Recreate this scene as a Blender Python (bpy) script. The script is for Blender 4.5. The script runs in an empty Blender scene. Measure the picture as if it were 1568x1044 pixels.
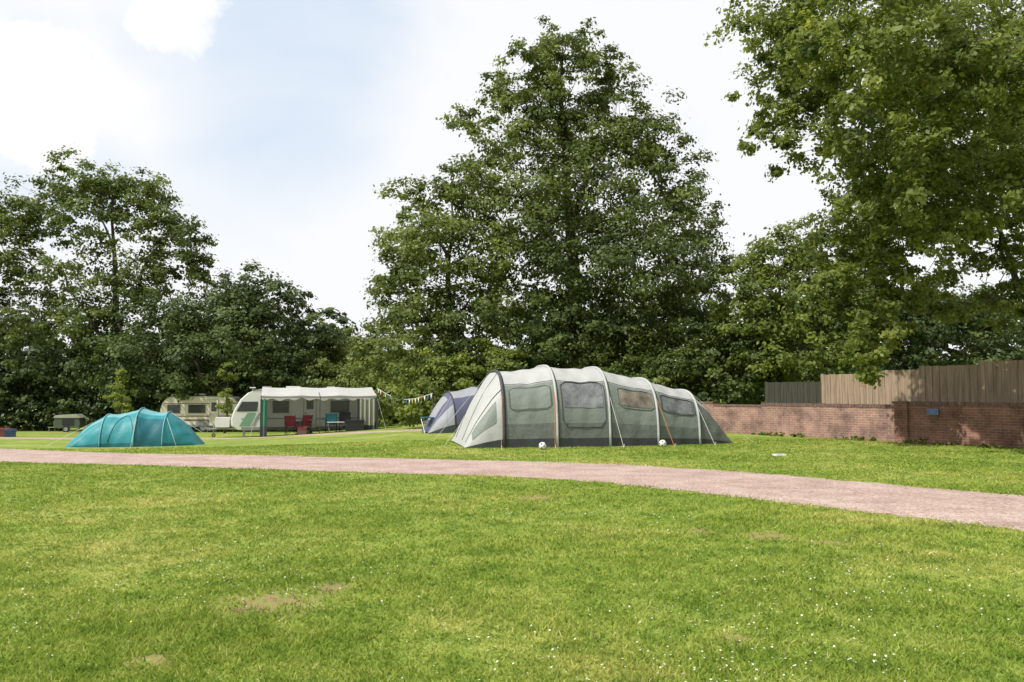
import bpy, math, random
import numpy as np
from mathutils import Vector, Matrix
R = math.radians
random.seed(7)
scene = bpy.context.scene
COL = scene.collection

# ------------------------------------------------------------------ terrain
def sstep(a, b, x):
    t = np.clip((np.asarray(x, float) - a) / (b - a), 0, 1)
    return t * t * (3 - 2 * t)

def gz(x, y):
    x = np.asarray(x, float); y = np.asarray(y, float)
    side = sstep(1.0, -15.0, x)
    run = np.clip(y - 12.0, 0, 55.0)
    run = run * run / (run + 3.0)
    return -0.031 * run * side + 0.02 * np.sin(x * 0.35 + 1) * np.sin(y * 0.28)

def g(x, y):
    return float(gz(x, y))

# ------------------------------------------------------------------ materials
def new_mat(name):
    m = bpy.data.materials.new(name); m.use_nodes = True
    nt = m.node_tree
    for n in list(nt.nodes): nt.nodes.remove(n)
    out = nt.nodes.new('ShaderNodeOutputMaterial')
    return m, nt, out

def N(nt, t, **kw):
    n = nt.nodes.new(t)
    for k, v in kw.items():
        if k.startswith('i_'):
            n.inputs[k[2:].replace('_', ' ')].default_value = v
        else:
            setattr(n, k, v)
    return n

def ramp(nt, stops, interp='LINEAR'):
    n = nt.nodes.new('ShaderNodeValToRGB')
    cr = n.color_ramp; cr.interpolation = interp
    while len(cr.elements) < len(stops): cr.elements.new(0.5)
    for e, (p, c) in zip(cr.elements, stops):
        e.position = p; e.color = (c[0], c[1], c[2], 1)
    return n

def mat(name, col, rough=0.6, var=0.15, scale=6.0, bump=0.0, bscale=30, spec=0.4, metal=0.0, transl=0.0):
    m, nt, out = new_mat(name)
    L = nt.links.new
    tc = N(nt, 'ShaderNodeTexCoord')
    no = N(nt, 'ShaderNodeTexNoise', i_Scale=scale, i_Detail=5.0, i_Roughness=0.6)
    L(tc.outputs['Object'], no.inputs['Vector'])
    a = tuple(c * (1 - var) for c in col); b = tuple(min(1, c * (1 + var)) for c in col)
    r = ramp(nt, [(0.3, a), (0.7, b)])
    L(no.outputs['Fac'], r.inputs['Fac'])
    p = N(nt, 'ShaderNodeBsdfPrincipled', i_Roughness=rough, i_Metallic=metal)
    p.inputs['Specular IOR Level'].default_value = spec
    L(r.outputs['Color'], p.inputs['Base Color'])
    if bump > 0:
        n2 = N(nt, 'ShaderNodeTexNoise', i_Scale=bscale, i_Detail=4.0)
        L(tc.outputs['Object'], n2.inputs['Vector'])
        bp = N(nt, 'ShaderNodeBump', i_Strength=bump, i_Distance=0.05)
        L(n2.outputs['Fac'], bp.inputs['Height']); L(bp.outputs['Normal'], p.inputs['Normal'])
    if transl > 0:
        t = N(nt, 'ShaderNodeBsdfTranslucent'); L(r.outputs['Color'], t.inputs['Color'])
        mx = N(nt, 'ShaderNodeMixShader'); mx.inputs[0].default_value = transl
        L(p.outputs[0], mx.inputs[1]); L(t.outputs[0], mx.inputs[2]); L(mx.outputs[0], out.inputs[0])
    else:
        L(p.outputs[0], out.inputs[0])
    return m

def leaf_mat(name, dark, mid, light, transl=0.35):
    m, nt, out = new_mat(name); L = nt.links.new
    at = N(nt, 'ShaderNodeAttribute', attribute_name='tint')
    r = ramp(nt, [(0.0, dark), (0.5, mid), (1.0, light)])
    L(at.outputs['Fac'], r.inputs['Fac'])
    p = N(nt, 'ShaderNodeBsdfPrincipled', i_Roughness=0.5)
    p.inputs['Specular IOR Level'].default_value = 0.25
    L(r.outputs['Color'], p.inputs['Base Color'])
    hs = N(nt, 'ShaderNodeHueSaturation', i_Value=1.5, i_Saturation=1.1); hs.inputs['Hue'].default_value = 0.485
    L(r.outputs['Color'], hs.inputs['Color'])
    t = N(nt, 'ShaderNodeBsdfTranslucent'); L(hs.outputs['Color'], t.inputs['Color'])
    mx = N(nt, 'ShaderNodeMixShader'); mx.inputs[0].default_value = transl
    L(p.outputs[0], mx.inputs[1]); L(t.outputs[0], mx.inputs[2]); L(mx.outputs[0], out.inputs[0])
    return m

PATCH = [(-1.75, 5.75, 0.26), (-1.35, 6.2, 0.13), (2.0, 8.6, 0.13), (2.65, 8.35, 0.18), (3.15, 7.95, 0.13), (0.35, 11.4, 0.2),
         (1.35, 4.9, 0.07), (-2.0, 4.55, 0.10), (4.6, 6.7, 0.09)]

def grass_mat(name, blades):
    m, nt, out = new_mat(name); L = nt.links.new
    geo = N(nt, 'ShaderNodeNewGeometry')
    n1 = N(nt, 'ShaderNodeTexNoise', i_Scale=0.33, i_Detail=2.0, i_Roughness=0.6)
    n2 = N(nt, 'ShaderNodeTexNoise', i_Scale=2.6, i_Detail=5.0, i_Roughness=0.75)
    for n in (n1, n2): L(geo.outputs['Position'], n.inputs['Vector'])
    k = 1.16 if blades else 0.95
    r1 = ramp(nt, [(0.3, (0.172 * k, 0.252 * k, 0.036 * k)), (0.52, (0.232 * k, 0.305 * k, 0.052 * k)), (0.7, (0.33 * k, 0.355 * k, 0.085 * k))])
    L(n1.outputs['Fac'], r1.inputs['Fac'])
    r2 = ramp(nt, [(0.34, (0.58, 0.7, 0.58)), (0.5, (1, 1, 1)), (0.66, (1.40, 1.22, 1.6))])
    L(n2.outputs['Fac'], r2.inputs['Fac'])
    mu = N(nt, 'ShaderNodeMix', data_type='RGBA', blend_type='MULTIPLY'); mu.inputs[0].default_value = 1
    L(r1.outputs[0], mu.inputs[6]); L(r2.outputs[0], mu.inputs[7])
    col = mu.outputs[2]
    mu2 = N(nt, 'ShaderNodeMix', data_type='RGBA', blend_type='MULTIPLY'); mu2.inputs[0].default_value = 1
    if blades:
        at = N(nt, 'ShaderNodeAttribute', attribute_name='tint')
        r3 = ramp(nt, [(0.0, (0.5, 0.58, 0.5)), (0.5, (1, 1, 1)), (0.9, (1.4, 1.22, 1.5)), (1.0, (2.0, 1.5, 3.4))])
        L(at.outputs['Fac'], r3.inputs['Fac'])
        L(col, mu2.inputs[6]); L(r3.outputs[0], mu2.inputs[7]); col = mu2.outputs[2]
    else:
        n3 = N(nt, 'ShaderNodeTexNoise', i_Scale=38.0, i_Detail=4.0, i_Roughness=0.75); L(geo.outputs['Position'], n3.inputs['Vector'])
        r3 = ramp(nt, [(0.3, (0.45, 0.52, 0.45)), (0.5, (0.92, 0.92, 0.92)), (0.7, (1.4, 1.3, 1.4))])
        L(n3.outputs['Fac'], r3.inputs['Fac'])
        L(col, mu2.inputs[6]); L(r3.outputs[0], mu2.inputs[7]); col = mu2.outputs[2]
        total = None
        for (px, py, pr) in PATCH:
            cv = N(nt, 'ShaderNodeVectorMath', operation='DISTANCE'); cv.inputs[1].default_value = (px, py, 0.0)
            L(geo.outputs['Position'], cv.inputs[0])
            mr = N(nt, 'ShaderNodeMapRange'); mr.inputs['From Min'].default_value = pr * 2.4; mr.inputs['From Max'].default_value = pr * 0.1
            L(cv.outputs['Value'], mr.inputs['Value'])
            if total is None: total = mr.outputs[0]
            else:
                mxm = N(nt, 'ShaderNodeMath', operation='MAXIMUM'); L(total, mxm.inputs[0]); L(mr.outputs[0], mxm.inputs[1]); total = mxm.outputs[0]
        n4 = N(nt, 'ShaderNodeTexNoise', i_Scale=11.0, i_Detail=6.0, i_Roughness=0.75); L(geo.outputs['Position'], n4.inputs['Vector'])
        mm = N(nt, 'ShaderNodeMath', operation='MULTIPLY_ADD'); L(n4.outputs['Fac'], mm.inputs[0]); mm.inputs[1].default_value = 3.4; mm.inputs[2].default_value = -1.4
        mm2 = N(nt, 'ShaderNodeMath', operation='MULTIPLY', use_clamp=True); L(mm.outputs[0], mm2.inputs[0]); L(total, mm2.inputs[1])
        mm3 = N(nt, 'ShaderNodeMath', operation='MULTIPLY', use_clamp=True); L(mm2.outputs[0], mm3.inputs[0]); mm3.inputs[1].default_value = 2.0
        mb = N(nt, 'ShaderNodeMix', data_type='RGBA'); L(mm3.outputs[0], mb.inputs[0]); L(col, mb.inputs[6]); mb.inputs[7].default_value = (0.30, 0.18, 0.11, 1)
        col = mb.outputs[2]
    if blades:
        p = N(nt, 'ShaderNodeBsdfDiffuse'); L(col, p.inputs['Color'])
        t = N(nt, 'ShaderNodeBsdfTranslucent'); L(col, t.inputs['Color'])
        mx = N(nt, 'ShaderNodeMixShader'); mx.inputs[0].default_value = 0.4
        L(p.outputs[0], mx.inputs[1]); L(t.outputs[0], mx.inputs[2]); L(mx.outputs[0], out.inputs[0])
    else:
        p = N(nt, 'ShaderNodeBsdfPrincipled', i_Roughness=0.75); p.inputs['Specular IOR Level'].default_value = 0.15
        L(col, p.inputs['Base Color'])
        bp = N(nt, 'ShaderNodeBump', i_Strength=0.5, i_Distance=0.04); L(n3.outputs['Fac'], bp.inputs['Height']); L(bp.outputs[0], p.inputs['Normal'])
        L(p.outputs[0], out.inputs[0])
    return m

def gravel_mat():
    m, nt, out = new_mat('pink_gravel'); L = nt.links.new
    geo = N(nt, 'ShaderNodeNewGeometry')
    n1 = N(nt, 'ShaderNodeTexNoise', i_Scale=1.3, i_Detail=7.0, i_Roughness=0.7)
    n2 = N(nt, 'ShaderNodeTexNoise', i_Scale=22.0, i_Detail=5.0, i_Roughness=0.9)
    v = N(nt, 'ShaderNodeTexVoronoi', i_Scale=40.0)
    for n in (n1, n2, v): L(geo.outputs['Position'], n.inputs['Vector'])
    r1 = ramp(nt, [(0.3, (0.30, 0.215, 0.18)), (0.5, (0.40, 0.295, 0.258)), (0.7, (0.48, 0.385, 0.335))]); L(n1.outputs['Fac'], r1.inputs['Fac'])
    r2 = ramp(nt, [(0.34, (0.42, 0.42, 0.42)), (0.5, (1, 1, 1)), (0.66, (1.6, 1.6, 1.6))]); L(n2.outputs['Fac'], r2.inputs['Fac'])
    mu = N(nt, 'ShaderNodeMix', data_type='RGBA', blend_type='MULTIPLY'); mu.inputs[0].default_value = 1
    L(r1.outputs[0], mu.inputs[6]); L(r2.outputs[0], mu.inputs[7])
    p = N(nt, 'ShaderNodeBsdfPrincipled', i_Roughness=0.9); p.inputs['Specular IOR Level'].default_value = 0.1
    L(mu.outputs[2], p.inputs['Base Color'])
    bp = N(nt, 'ShaderNodeBump', i_Strength=0.6, i_Distance=0.025); L(v.outputs['Distance'], bp.inputs['Height']); L(bp.outputs[0], p.inputs['Normal'])
    L(p.outputs[0], out.inputs[0])
    return m

def brick_mat(name, c1, c2, mortar):
    m, nt, out = new_mat(name); L = nt.links.new
    tc = N(nt, 'ShaderNodeTexCoord')
    sp = N(nt, 'ShaderNodeSeparateXYZ'); L(tc.outputs['Object'], sp.inputs[0])
    ad = N(nt, 'ShaderNodeMath', operation='ADD'); L(sp.outputs[0], ad.inputs[0]); L(sp.outputs[1], ad.inputs[1])
    cb = N(nt, 'ShaderNodeCombineXYZ'); L(ad.outputs[0], cb.inputs[0]); L(sp.outputs[2], cb.inputs[1])
    b = N(nt, 'ShaderNodeTexBrick', i_Scale=1.0)
    b.inputs['Color1'].default_value = (*c1, 1); b.inputs['Color2'].default_value = (*c2, 1); b.inputs['Mortar'].default_value = (*mortar, 1)
    b.inputs['Mortar Size'].default_value = 0.007; b.inputs['Brick Width'].default_value = 0.225; b.inputs['Row Height'].default_value = 0.075
    b.inputs['Mortar Smooth'].default_value = 0.3
    L(cb.outputs[0], b.inputs['Vector'])
    n1 = N(nt, 'ShaderNodeTexNoise', i_Scale=1.6, i_Detail=6.0, i_Roughness=0.7); L(tc.outputs['Object'], n1.inputs['Vector'])
    r = ramp(nt, [(0.3, (0.4, 0.4, 0.42)), (0.5, (0.95, 0.95, 0.95)), (0.7, (1.4, 1.38, 1.35))]); L(n1.outputs['Fac'], r.inputs['Fac'])
    mu = N(nt, 'ShaderNodeMix', data_type='RGBA', blend_type='MULTIPLY'); mu.inputs[0].default_value = 1
    L(b.outputs[0], mu.inputs[6]); L(r.outputs[0], mu.inputs[7])
    p = N(nt, 'ShaderNodeBsdfPrincipled', i_Roughness=0.9); p.inputs['Specular IOR Level'].default_value = 0.15
    L(mu.outputs[2], p.inputs['Base Color'])
    bp = N(nt, 'ShaderNodeBump', i_Strength=0.6, i_Distance=0.01, invert=True); L(b.outputs['Fac'], bp.inputs['Height']); L(bp.outputs[0], p.inputs['Normal'])
    L(p.outputs[0], out.inputs[0])
    return m

def wood_mat(name, col):
    m, nt, out = new_mat(name); L = nt.links.new
    tc = N(nt, 'ShaderNodeTexCoord')
    mp = N(nt, 'ShaderNodeMapping'); mp.inputs['Scale'].default_value = (7, 7, 0.5); L(tc.outputs['Object'], mp.inputs[0])
    n1 = N(nt, 'ShaderNodeTexNoise', i_Scale=1.5, i_Detail=6.0, i_Roughness=0.7); L(mp.outputs[0], n1.inputs['Vector'])
    r = ramp(nt, [(0.25, tuple(c * .45 for c in col)), (0.5, col), (0.75, tuple(c * 1.6 for c in col))]); L(n1.outputs['Fac'], r.inputs['Fac'])
    p = N(nt, 'ShaderNodeBsdfPrincipled', i_Roughness=0.85); p.inputs['Specular IOR Level'].default_value = 0.15
    L(r.outputs[0], p.inputs['Base Color']); L(p.outputs[0], out.inputs[0])
    return m

BARK = mat('bark', (0.085, 0.07, 0.054), 0.9, 0.5, 5, 0.6, 20, 0.1)
GRASS_G = grass_mat('lawn_ground', False)
GRASS_B = grass_mat('lawn_blades', True)
GRAVEL = gravel_mat()

# ------------------------------------------------------------------ mesh helpers
class MB:
    def __init__(s): s.v = []; s.f = []; s.m = []
    def add(s, vs, fs, mi=0):
        o = len(s.v); s.v += [tuple(p) for p in vs]
        for f in fs: s.f.append(tuple(i + o for i in f)); s.m.append(mi)
    def box(s, c, d, mi=0, rz=0, rx=0, ry=0):
        M = Matrix.Translation(c) @ Matrix.Rotation(rz, 4, 'Z') @ Matrix.Rotation(ry, 4, 'Y') @ Matrix.Rotation(rx, 4, 'X')
        vs = [M @ Vector((x * d[0] / 2, y * d[1] / 2, z * d[2] / 2)) for x in (-1, 1) for y in (-1, 1) for z in (-1, 1)]
        s.add(vs, [(0, 1, 3, 2), (4, 6, 7, 5), (0, 4, 5, 1), (2, 3, 7, 6), (0, 2, 6, 4), (1, 5, 7, 3)], mi)
    def tube(s, pts, rad, mi=0, n=6, caps=True):
        pts = [Vector(p) for p in pts]
        if not hasattr(rad, '__len__'): rad = [rad] * len(pts)
        vs = []; 
        for i, p in enumerate(pts):
            d = (pts[min(i + 1, len(pts) - 1)] - pts[max(i - 1, 0)])
            if d.length < 1e-6: d = Vector((0, 0, 1))
            d.normalize()
            a = d.cross(Vector((0.31, 0.95, 0.05))); a.normalize(); b = d.cross(a)
            for k in range(n):
                t = 2 * math.pi * k / n
                vs.append(p + (a * math.cos(t) + b * math.sin(t)) * rad[i])
        fs = []
        for i in range(len(pts) - 1):
            for k in range(n):
                fs.append((i * n + k, i * n + (k + 1) % n, (i + 1) * n + (k + 1) % n, (i + 1) * n + k))
        if caps:
            fs.append(tuple(range(n))[::-1]); fs.append(tuple((len(pts) - 1) * n + k for k in range(n)))
        s.add(vs, fs, mi)
    def prism_y(s, prof, y0, y1, mi=0, inset=0.0):
        n = len(prof)
        cx = sum(p[0] for p in prof) / n; cz = sum(p[1] for p in prof) / n
        def ring(y, k): return [(cx + (p[0] - cx) * (1 - k), y, cz + (p[1] - cz) * (1 - k)) for p in prof]
        rings = [ring(y0, inset), ring(y0 + inset * 1.2, 0), ring(y1 - inset * 1.2, 0), ring(y1, inset)] if inset else [ring(y0, 0), ring(y1, 0)]
        vs = [p for r in rings for p in r]; fs = []
        for j in range(len(rings) - 1):
            for k in range(n):
                fs.append((j * n + k, j * n + (k + 1) % n, (j + 1) * n + (k + 1) % n, (j + 1) * n + k))
        fs.append(tuple(range(n))); fs.append(tuple((len(rings) - 1) * n + k for k in range(n))[::-1])
        s.add(vs, fs, mi)
    def quad(s, a, b, c, d, mi=0): s.add([a, b, c, d], [(0, 1, 2, 3)], mi)
    def grid(s, fn, us, vs_, mi=0, mfn=None):
        o = len(s.v); nu = len(us); nv = len(vs_)
        for u in us:
            for v in vs_: s.v.append(tuple(fn(u, v)))
        for i in range(nu - 1):
            for j in range(nv - 1):
                s.f.append((o + i * nv + j, o + (i + 1) * nv + j, o + (i + 1) * nv + j + 1, o + i * nv + j + 1))
                s.m.append(mfn((us[i] + us[i + 1]) / 2, (vs_[j] + vs_[j + 1]) / 2) if mfn else mi)
    def obj(s, name, mats, parent=None, smooth=False, loc=(0, 0, 0), rz=0.0):
        me = bpy.data.meshes.new(name); me.from_pydata(s.v, [], s.f)
        for m in mats: me.materials.append(m)
        me.polygons.foreach_set('material_index', s.m)
        if smooth: me.polygons.foreach_set('use_smooth', [True] * len(s.f))
        me.update()
        o = bpy.data.objects.new(name, me); COL.objects.link(o)
        o.location = loc; o.rotation_euler = (0, 0, rz)
        if parent: o.parent = parent
        return o

def empty(name, loc=(0, 0, 0), rz=0.0):
    e = bpy.data.objects.new(name, None); COL.objects.link(e); e.location = loc; e.rotation_euler = (0, 0, rz)
    e.empty_display_size = 0.3
    return e

def npmesh(name, V, k, mats, tint=None, parent=None, loc=(0, 0, 0)):
    me = bpy.data.meshes.new(name); nv = len(V); nf = nv // k
    me.vertices.add(nv); me.vertices.foreach_set('co', V.astype(np.float32).ravel())
    me.loops.add(nv); me.loops.foreach_set('vertex_index', np.arange(nv, dtype=np.int32))
    me.polygons.add(nf); me.polygons.foreach_set('loop_start', np.arange(0, nv, k, dtype=np.int32))
    for m in mats: me.materials.append(m)
    me.update(calc_edges=True)
    if tint is not None:
        a = me.attributes.new('tint', 'FLOAT', 'POINT'); a.data.foreach_set('value', np.repeat(tint, k).astype(np.float32))
    o = bpy.data.objects.new(name, me); COL.objects.link(o); o.location = loc
    if parent: o.parent = parent
    return o

def unit(a): return a / np.maximum(np.linalg.norm(a, axis=1, keepdims=True), 1e-9)

def leaves(blobs, seed, leaf=0.2, dens=9.0, per=60, cl=0.26, tbias=0.0, droop=0.0, crmin=0.35, crmax=0.95, gap=0.0):
    rg = np.random.default_rng(seed)
    CC = []; CR = []; CO = []; CT = []
    for b in blobs:
        x, y, z, r = b[:4]; dm = b[4] if len(b) > 4 else 1.0; tb = b[5] if len(b) > 5 else 0.0
        n = max(4, int(dens * dm * r * r))
        d = unit(rg.normal(size=(n, 3)))
        ph = rg.uniform(0, 6.28, 6)
        lump = 1 + 0.16 * np.sin(3.1 * d[:, 0] * 2 + ph[0]) + 0.14 * np.sin(5.3 * d[:, 2] + ph[1]) + 0.12 * np.sin(6.7 * d[:, 1] + ph[2])
        rad = r * lump * (0.30 + 0.72 * rg.uniform(0, 1, n) ** 0.55)
        far = rg.uniform(0, 1, n) < 0.09
        rad[far] *= 1.25
        c = np.array([x, y, z]) + d * rad[:, None] * np.array([1, 1, 0.86])
        if gap > 0:
            q = np.sin(c[:, 0] * 1.3 + ph[3]) + np.sin(c[:, 1] * 1.5 + ph[4]) + np.sin(c[:, 2] * 1.7 + ph[5])
            keep = q < 3 - gap * 3
            c = c[keep]; d = d[keep]
        n = len(c)
        CC.append(c); CO.append(d)
        CR.append(np.clip(r * cl * rg.uniform(0.6, 1.3, n), crmin, crmax))
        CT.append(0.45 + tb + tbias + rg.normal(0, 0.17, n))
    C = np.vstack(CC); O = np.vstack(CO); CRr = np.concatenate(CR); T = np.concatenate(CT)
    m = len(C) * per
    idx = np.repeat(np.arange(len(C)), per)
    off = rg.normal(size=(m, 3)) * (CRr[idx] * 0.5)[:, None] * np.array([1, 1, 0.55])
    P = C[idx] + off
    P[:, 2] -= droop * np.abs(rg.normal(size=m)) * CRr[idx]
    nrm = unit(O[idx] * 0.6 + off * 0.5 / CRr[idx][:, None] + rg.normal(size=(m, 3)) * 0.5 + np.array([0, 0, 0.55]))
    t = unit(np.cross(nrm, rg.normal(size=(m, 3)))); bt = np.cross(nrm, t)
    L = (leaf * rg.uniform(0.6, 1.35, m))[:, None]; W = L * rg.uniform(0.26, 0.40, m)[:, None]
    V = np.empty((m, 4, 3))
    V[:, 0] = P - t * L * 0.5; V[:, 1] = P + bt * W; V[:, 2] = P + t * L * 0.5 - nrm * L * 0.12; V[:, 3] = P - bt * W
    tint = np.clip(T[idx] + rg.normal(0, 0.08, m), 0, 1)
    return V.reshape(-1, 3), tint, C

def tree(name, base, top, blobs, lm, seed, tr=0.4, **kw):
    rnd = random.Random(seed)
    bx, by = base; bz = g(bx, by)
    root = empty(name, (bx, by, bz))
    V, T, C = leaves(blobs, seed, **kw)
    npmesh(name + '_foliage', V - np.array([bx, by, bz]), 4, [lm], T, root)
    mb = MB()
    H = top[2] - bz
    tp = []
    for i in range(9):
        f = i / 8
        tp.append(Vector((bx + (top[0] - bx) * f + (rnd.uniform(-.25, .25) * min(1, H / 8) if 0 < i < 8 else 0), by + (top[1] - by) * f + rnd.uniform(-.2, .2) * min(1, H / 8) * (i > 0), bz - 0.3 * (i == 0) + H * f)))
    rr = [tr * (1.35 if i == 0 else 1.0) * (1 - 0.92 * i / 8) + 0.015 for i in range(9)]
    sh = Vector((bx, by, bz))
    mb.tube([p - sh for p in tp], rr, 0, 9)
    nodes = []
    def tdist(b): return math.hypot(b[0] - (bx + (top[0] - bx) * .6), b[1] - by)
    for b in sorted(blobs, key=tdist):
        c = Vector(b[:3]); r = b[3]
        hz = min(max((c.z - bz) - 0.9 * tdist(b) - .3 * r, H * 0.13), H * 0.9)
        f = hz / H * 8; i = int(min(f, 7)); st = tp[i].lerp(tp[i + 1], f - i); rs = rr[i] * 0.5; best = (c - st).length * 0.8
        for (q, qr) in nodes:
            d = (c - q).length
            if d < best and q.z < c.z + 2.5: best = d; st = q; rs = qr
        ln = (c - st).length
        mid = st.lerp(c, 0.5) + Vector((rnd.uniform(-.12, .12), rnd.uniform(-.12, .12), rnd.uniform(.02, .16))) * ln
        e = c + Vector((0, 0, r * 0.2))
        q1 = st.lerp(mid, 0.5) + Vector((rnd.uniform(-.05, .05), 0, 0.03)) * ln; q2 = mid.lerp(e, 0.5) + Vector((rnd.uniform(-.06, .06), 0, rnd.uniform(-.03, .06))) * ln
        mb.tube([p - sh for p in (st, q1, mid, q2, e)], [rs, rs * .88, rs * .78, rs * .68, rs * .55], 0, 6)
        nodes.append((mid, rs * .7)); nodes.append((e, rs * .55))
        cand = [Vector(x) for x in C if (Vector(x) - c).length < r * 1.2]
        rnd.shuffle(cand)
        for x in cand[:int(5 + r * 2.5)]:
            s0 = rnd.choice([mid, q2, e, e]); m2 = s0.lerp(x, 0.55) + Vector((rnd.uniform(-.1, .1) * r, rnd.uniform(-.1, .1) * r, .12 * r * rnd.random()))
            mb.tube([s0 - sh, m2 - sh, x - sh], [max(rs * .3, .012), max(rs * .16, .009), 0.005], 0, 4, False)
    mb.obj(name + '_trunk', [BARK], root, True)
    return root

# ------------------------------------------------------------------ ground
xs = np.concatenate([[-900, -500, -300, -180, -120, -90], np.arange(-70, 71, 1.0), [90, 120, 180, 300, 500, 900]])
ys = np.concatenate([[-300, -150, -80, -40], np.arange(-20, 91, 1.0), [110, 150, 220, 350, 600, 1000, 1600]])
mb = MB()
mb.grid(lambda u, v: (u, v, g(u, v)), list(xs), list(ys))
ground = mb.obj('grass_ground', [GRASS_G], smooth=True)

# ------------------------------------------------------------------ path
def catmull(pts, n=10):
    out = []
    P = [pts[0]] + list(pts) + [pts[-1]]
    for i in range(1, len(P) - 2):
        p0, p1, p2, p3 = [np.array(q, float) for q in P[i - 1:i + 3]]
        for k in range(n):
            t = k / n
            out.append(0.5 * (2 * p1 + (p2 - p0) * t + (2 * p0 - 5 * p1 + 4 * p2 - p3) * t * t + (3 * p1 - p0 - 3 * p2 + p3) * t ** 3))
    out.append(np.array(pts[-1], float)); return np.array(out)

PATHC = catmull([(-40, 37), (-26, 29.2), (-14.6, 22.6), (-10.3, 19.9), (-5.5, 17.6), (-1.95, 16.5), (.21, 15.95), (2.05, 15), (3.5, 13.65), (4.7, 12.3), (5.6, 11.15), (6.6, 10.0), (9, 7.5), (12, 4.6), (17, 0)], 14)
def hw(p): return 1.62 + 0.35 * float(sstep(-4, -16, p[0]))
def strip(name, C, hwf, lift, seed):
    rg = random.Random(seed); mb = MB(); cols = 9; rows = []
    e1 = e2 = 0
    for i, p in enumerate(C):
        d = C[min(i + 1, len(C) - 1)] - C[max(i - 1, 0)]; d = d / np.linalg.norm(d); n = np.array([-d[1], d[0]])
        w = hwf(p); e1 = e1 * .6 + rg.uniform(-.09, .09); e2 = e2 * .6 + rg.uniform(-.09, .09)
        row = []
        for k in range(cols):
            t = -1 + 2 * k / (cols - 1)
            off = t * w + (e1 if k == 0 else 0) + (e2 if k == cols - 1 else 0)
            q = p + n * off
            row.append((q[0], q[1], g(q[0], q[1]) + lift - (0.012 if k in (0, cols - 1) else 0)))
        rows.append(row)
    vs = [v for r in rows for v in r]; fs = []
    for i in range(len(rows) - 1):
        for k in range(cols - 1): fs.append((i * cols + k, (i + 1) * cols + k, (i + 1) * cols + k + 1, i * cols + k + 1))
    mb.add(vs, fs); return mb.obj(name, [GRAVEL], smooth=True)
strip('gravel_path', PATHC, hw, 0.016, 3)
PC2 = catmull([(-30, 39), (-22, 38.6), (-12, 38.0), (-8, 36.2), (-4, 34.2), (-1.5, 33.0)], 8)
strip('gravel_track', PC2, lambda p: 0.9, 0.014, 5)

def path_dist(x, y, C):
    best = np.full(len(x), 1e9)
    for i in range(len(C) - 1):
        a = C[i]; d = C[i + 1] - a; L2 = (d ** 2).sum()
        t = np.clip(((x - a[0]) * d[0] + (y - a[1]) * d[1]) / L2, 0, 1)
        best = np.minimum(best, np.hypot(x - a[0] - t * d[0], y - a[1] - t * d[1]))
    return best

# ------------------------------------------------------------------ grass blades
rg = np.random.default_rng(11)
n = 480000
Y = 2.8 * (26 / 2.8) ** (rg.uniform(0, 1, n) ** 0.95)
X = rg.uniform(-1, 1, n) * (0.69 * Y + 0.8)
dd = path_dist(X, Y, PATHC)
lim = 1.62 + 0.35 * sstep(-4, -16, X)
keep = dd > lim + rg.normal(-0.04, 0.09, n)
pk = np.ones(n, bool)
for (a, b, r) in PATCH:
    q = np.hypot(X - a, (Y - b))
    wob = 1 + .3 * np.sin(7 * X + 5 * Y) + .25 * np.sin(13 * Y - 11 * X)
    pk &= ~((q < r * 1.6 * wob) & (rg.uniform(0, 1, n) < 1.0 * (1 - q / r / 1.6) + 0.15))
keep &= pk
thin = np.sin(X * 2.7 + 1.7 * np.sin(Y * 2.1)) * np.sin(Y * 3.1 + 1.5 * np.sin(X * 1.9))
keep &= rg.uniform(0, 1, n) < 0.84 + 0.28 * thin
X = X[keep]; Y = Y[keep]; n = len(X)
Z = gz(X, Y)
patchy = 0.5 + 0.5 * np.sin(X * 1.9 + 1.3 * np.sin(Y * 1.1)) * np.sin(Y * 1.7 + 1.1 * np.sin(X * .8))
h = rg.uniform(0.014, 0.038, n) * (0.7 + 0.6 * patchy)
w = 0.0034 * (1 + Y / 5.0) * rg.uniform(.7, 1.3, n)
a = rg.uniform(0, 2 * np.pi, n); ln = rg.normal(0, 0.8, (n, 2)) * h[:, None]
V = np.empty((n, 3, 3))
V[:, 0] = np.stack([X - w * np.cos(a), Y - w * np.sin(a), Z - 0.003], 1)
V[:, 1] = np.stack([X + w * np.cos(a), Y + w * np.sin(a), Z - 0.003], 1)
V[:, 2] = np.stack([X + ln[:, 0], Y + ln[:, 1], Z + h], 1)
npmesh('grass_blades', V.reshape(-1, 3), 3, [GRASS_B], np.clip(rg.normal(0.5, 0.22, n), 0, 1))

n = 9000
Y = 3.2 * (22 / 3.2) ** rg.uniform(0, 1, n); X = rg.uniform(-1, 1, n) * (0.70 * Y + 1)
q = np.sin(X * 1.1 + 2 * np.sin(Y * .7)) + np.sin(Y * 1.3 + 1.6 * np.sin(X * .9 + 1)) + rg.normal(0, .9, n)
keep = (q > 0.8) & (path_dist(X, Y, PATHC) > 2.0)
X = X[keep]; Y = Y[keep]; n = len(X); r = rg.uniform(.004, .0075, n)
k = 6; V = np.empty((n, k, 3)); tl = rg.normal(0, .3, (n, 2))
for i in range(k):
    t = 2 * np.pi * i / k
    dx = r * math.cos(t); dy = r * math.sin(t)
    V[:, i] = np.stack([X + dx, Y + dy, gz(X, Y) + 0.034 + dx * tl[:, 0] + dy * tl[:, 1]], 1)
DAISY = mat('daisy_white', (0.58, 0.60, 0.50), 0.7, 0.05)
npmesh('daisies', V.reshape(-1, 3), k, [DAISY])
V2 = np.array(V[::60]); V2[:, :, 0] += 0.6; V2[:, :, 2] += 0.01
npmesh('buttercups', V2.reshape(-1, 3), k, [mat('buttercup_yellow', (0.8, 0.6, 0.02), 0.5, 0.05)])

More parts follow.
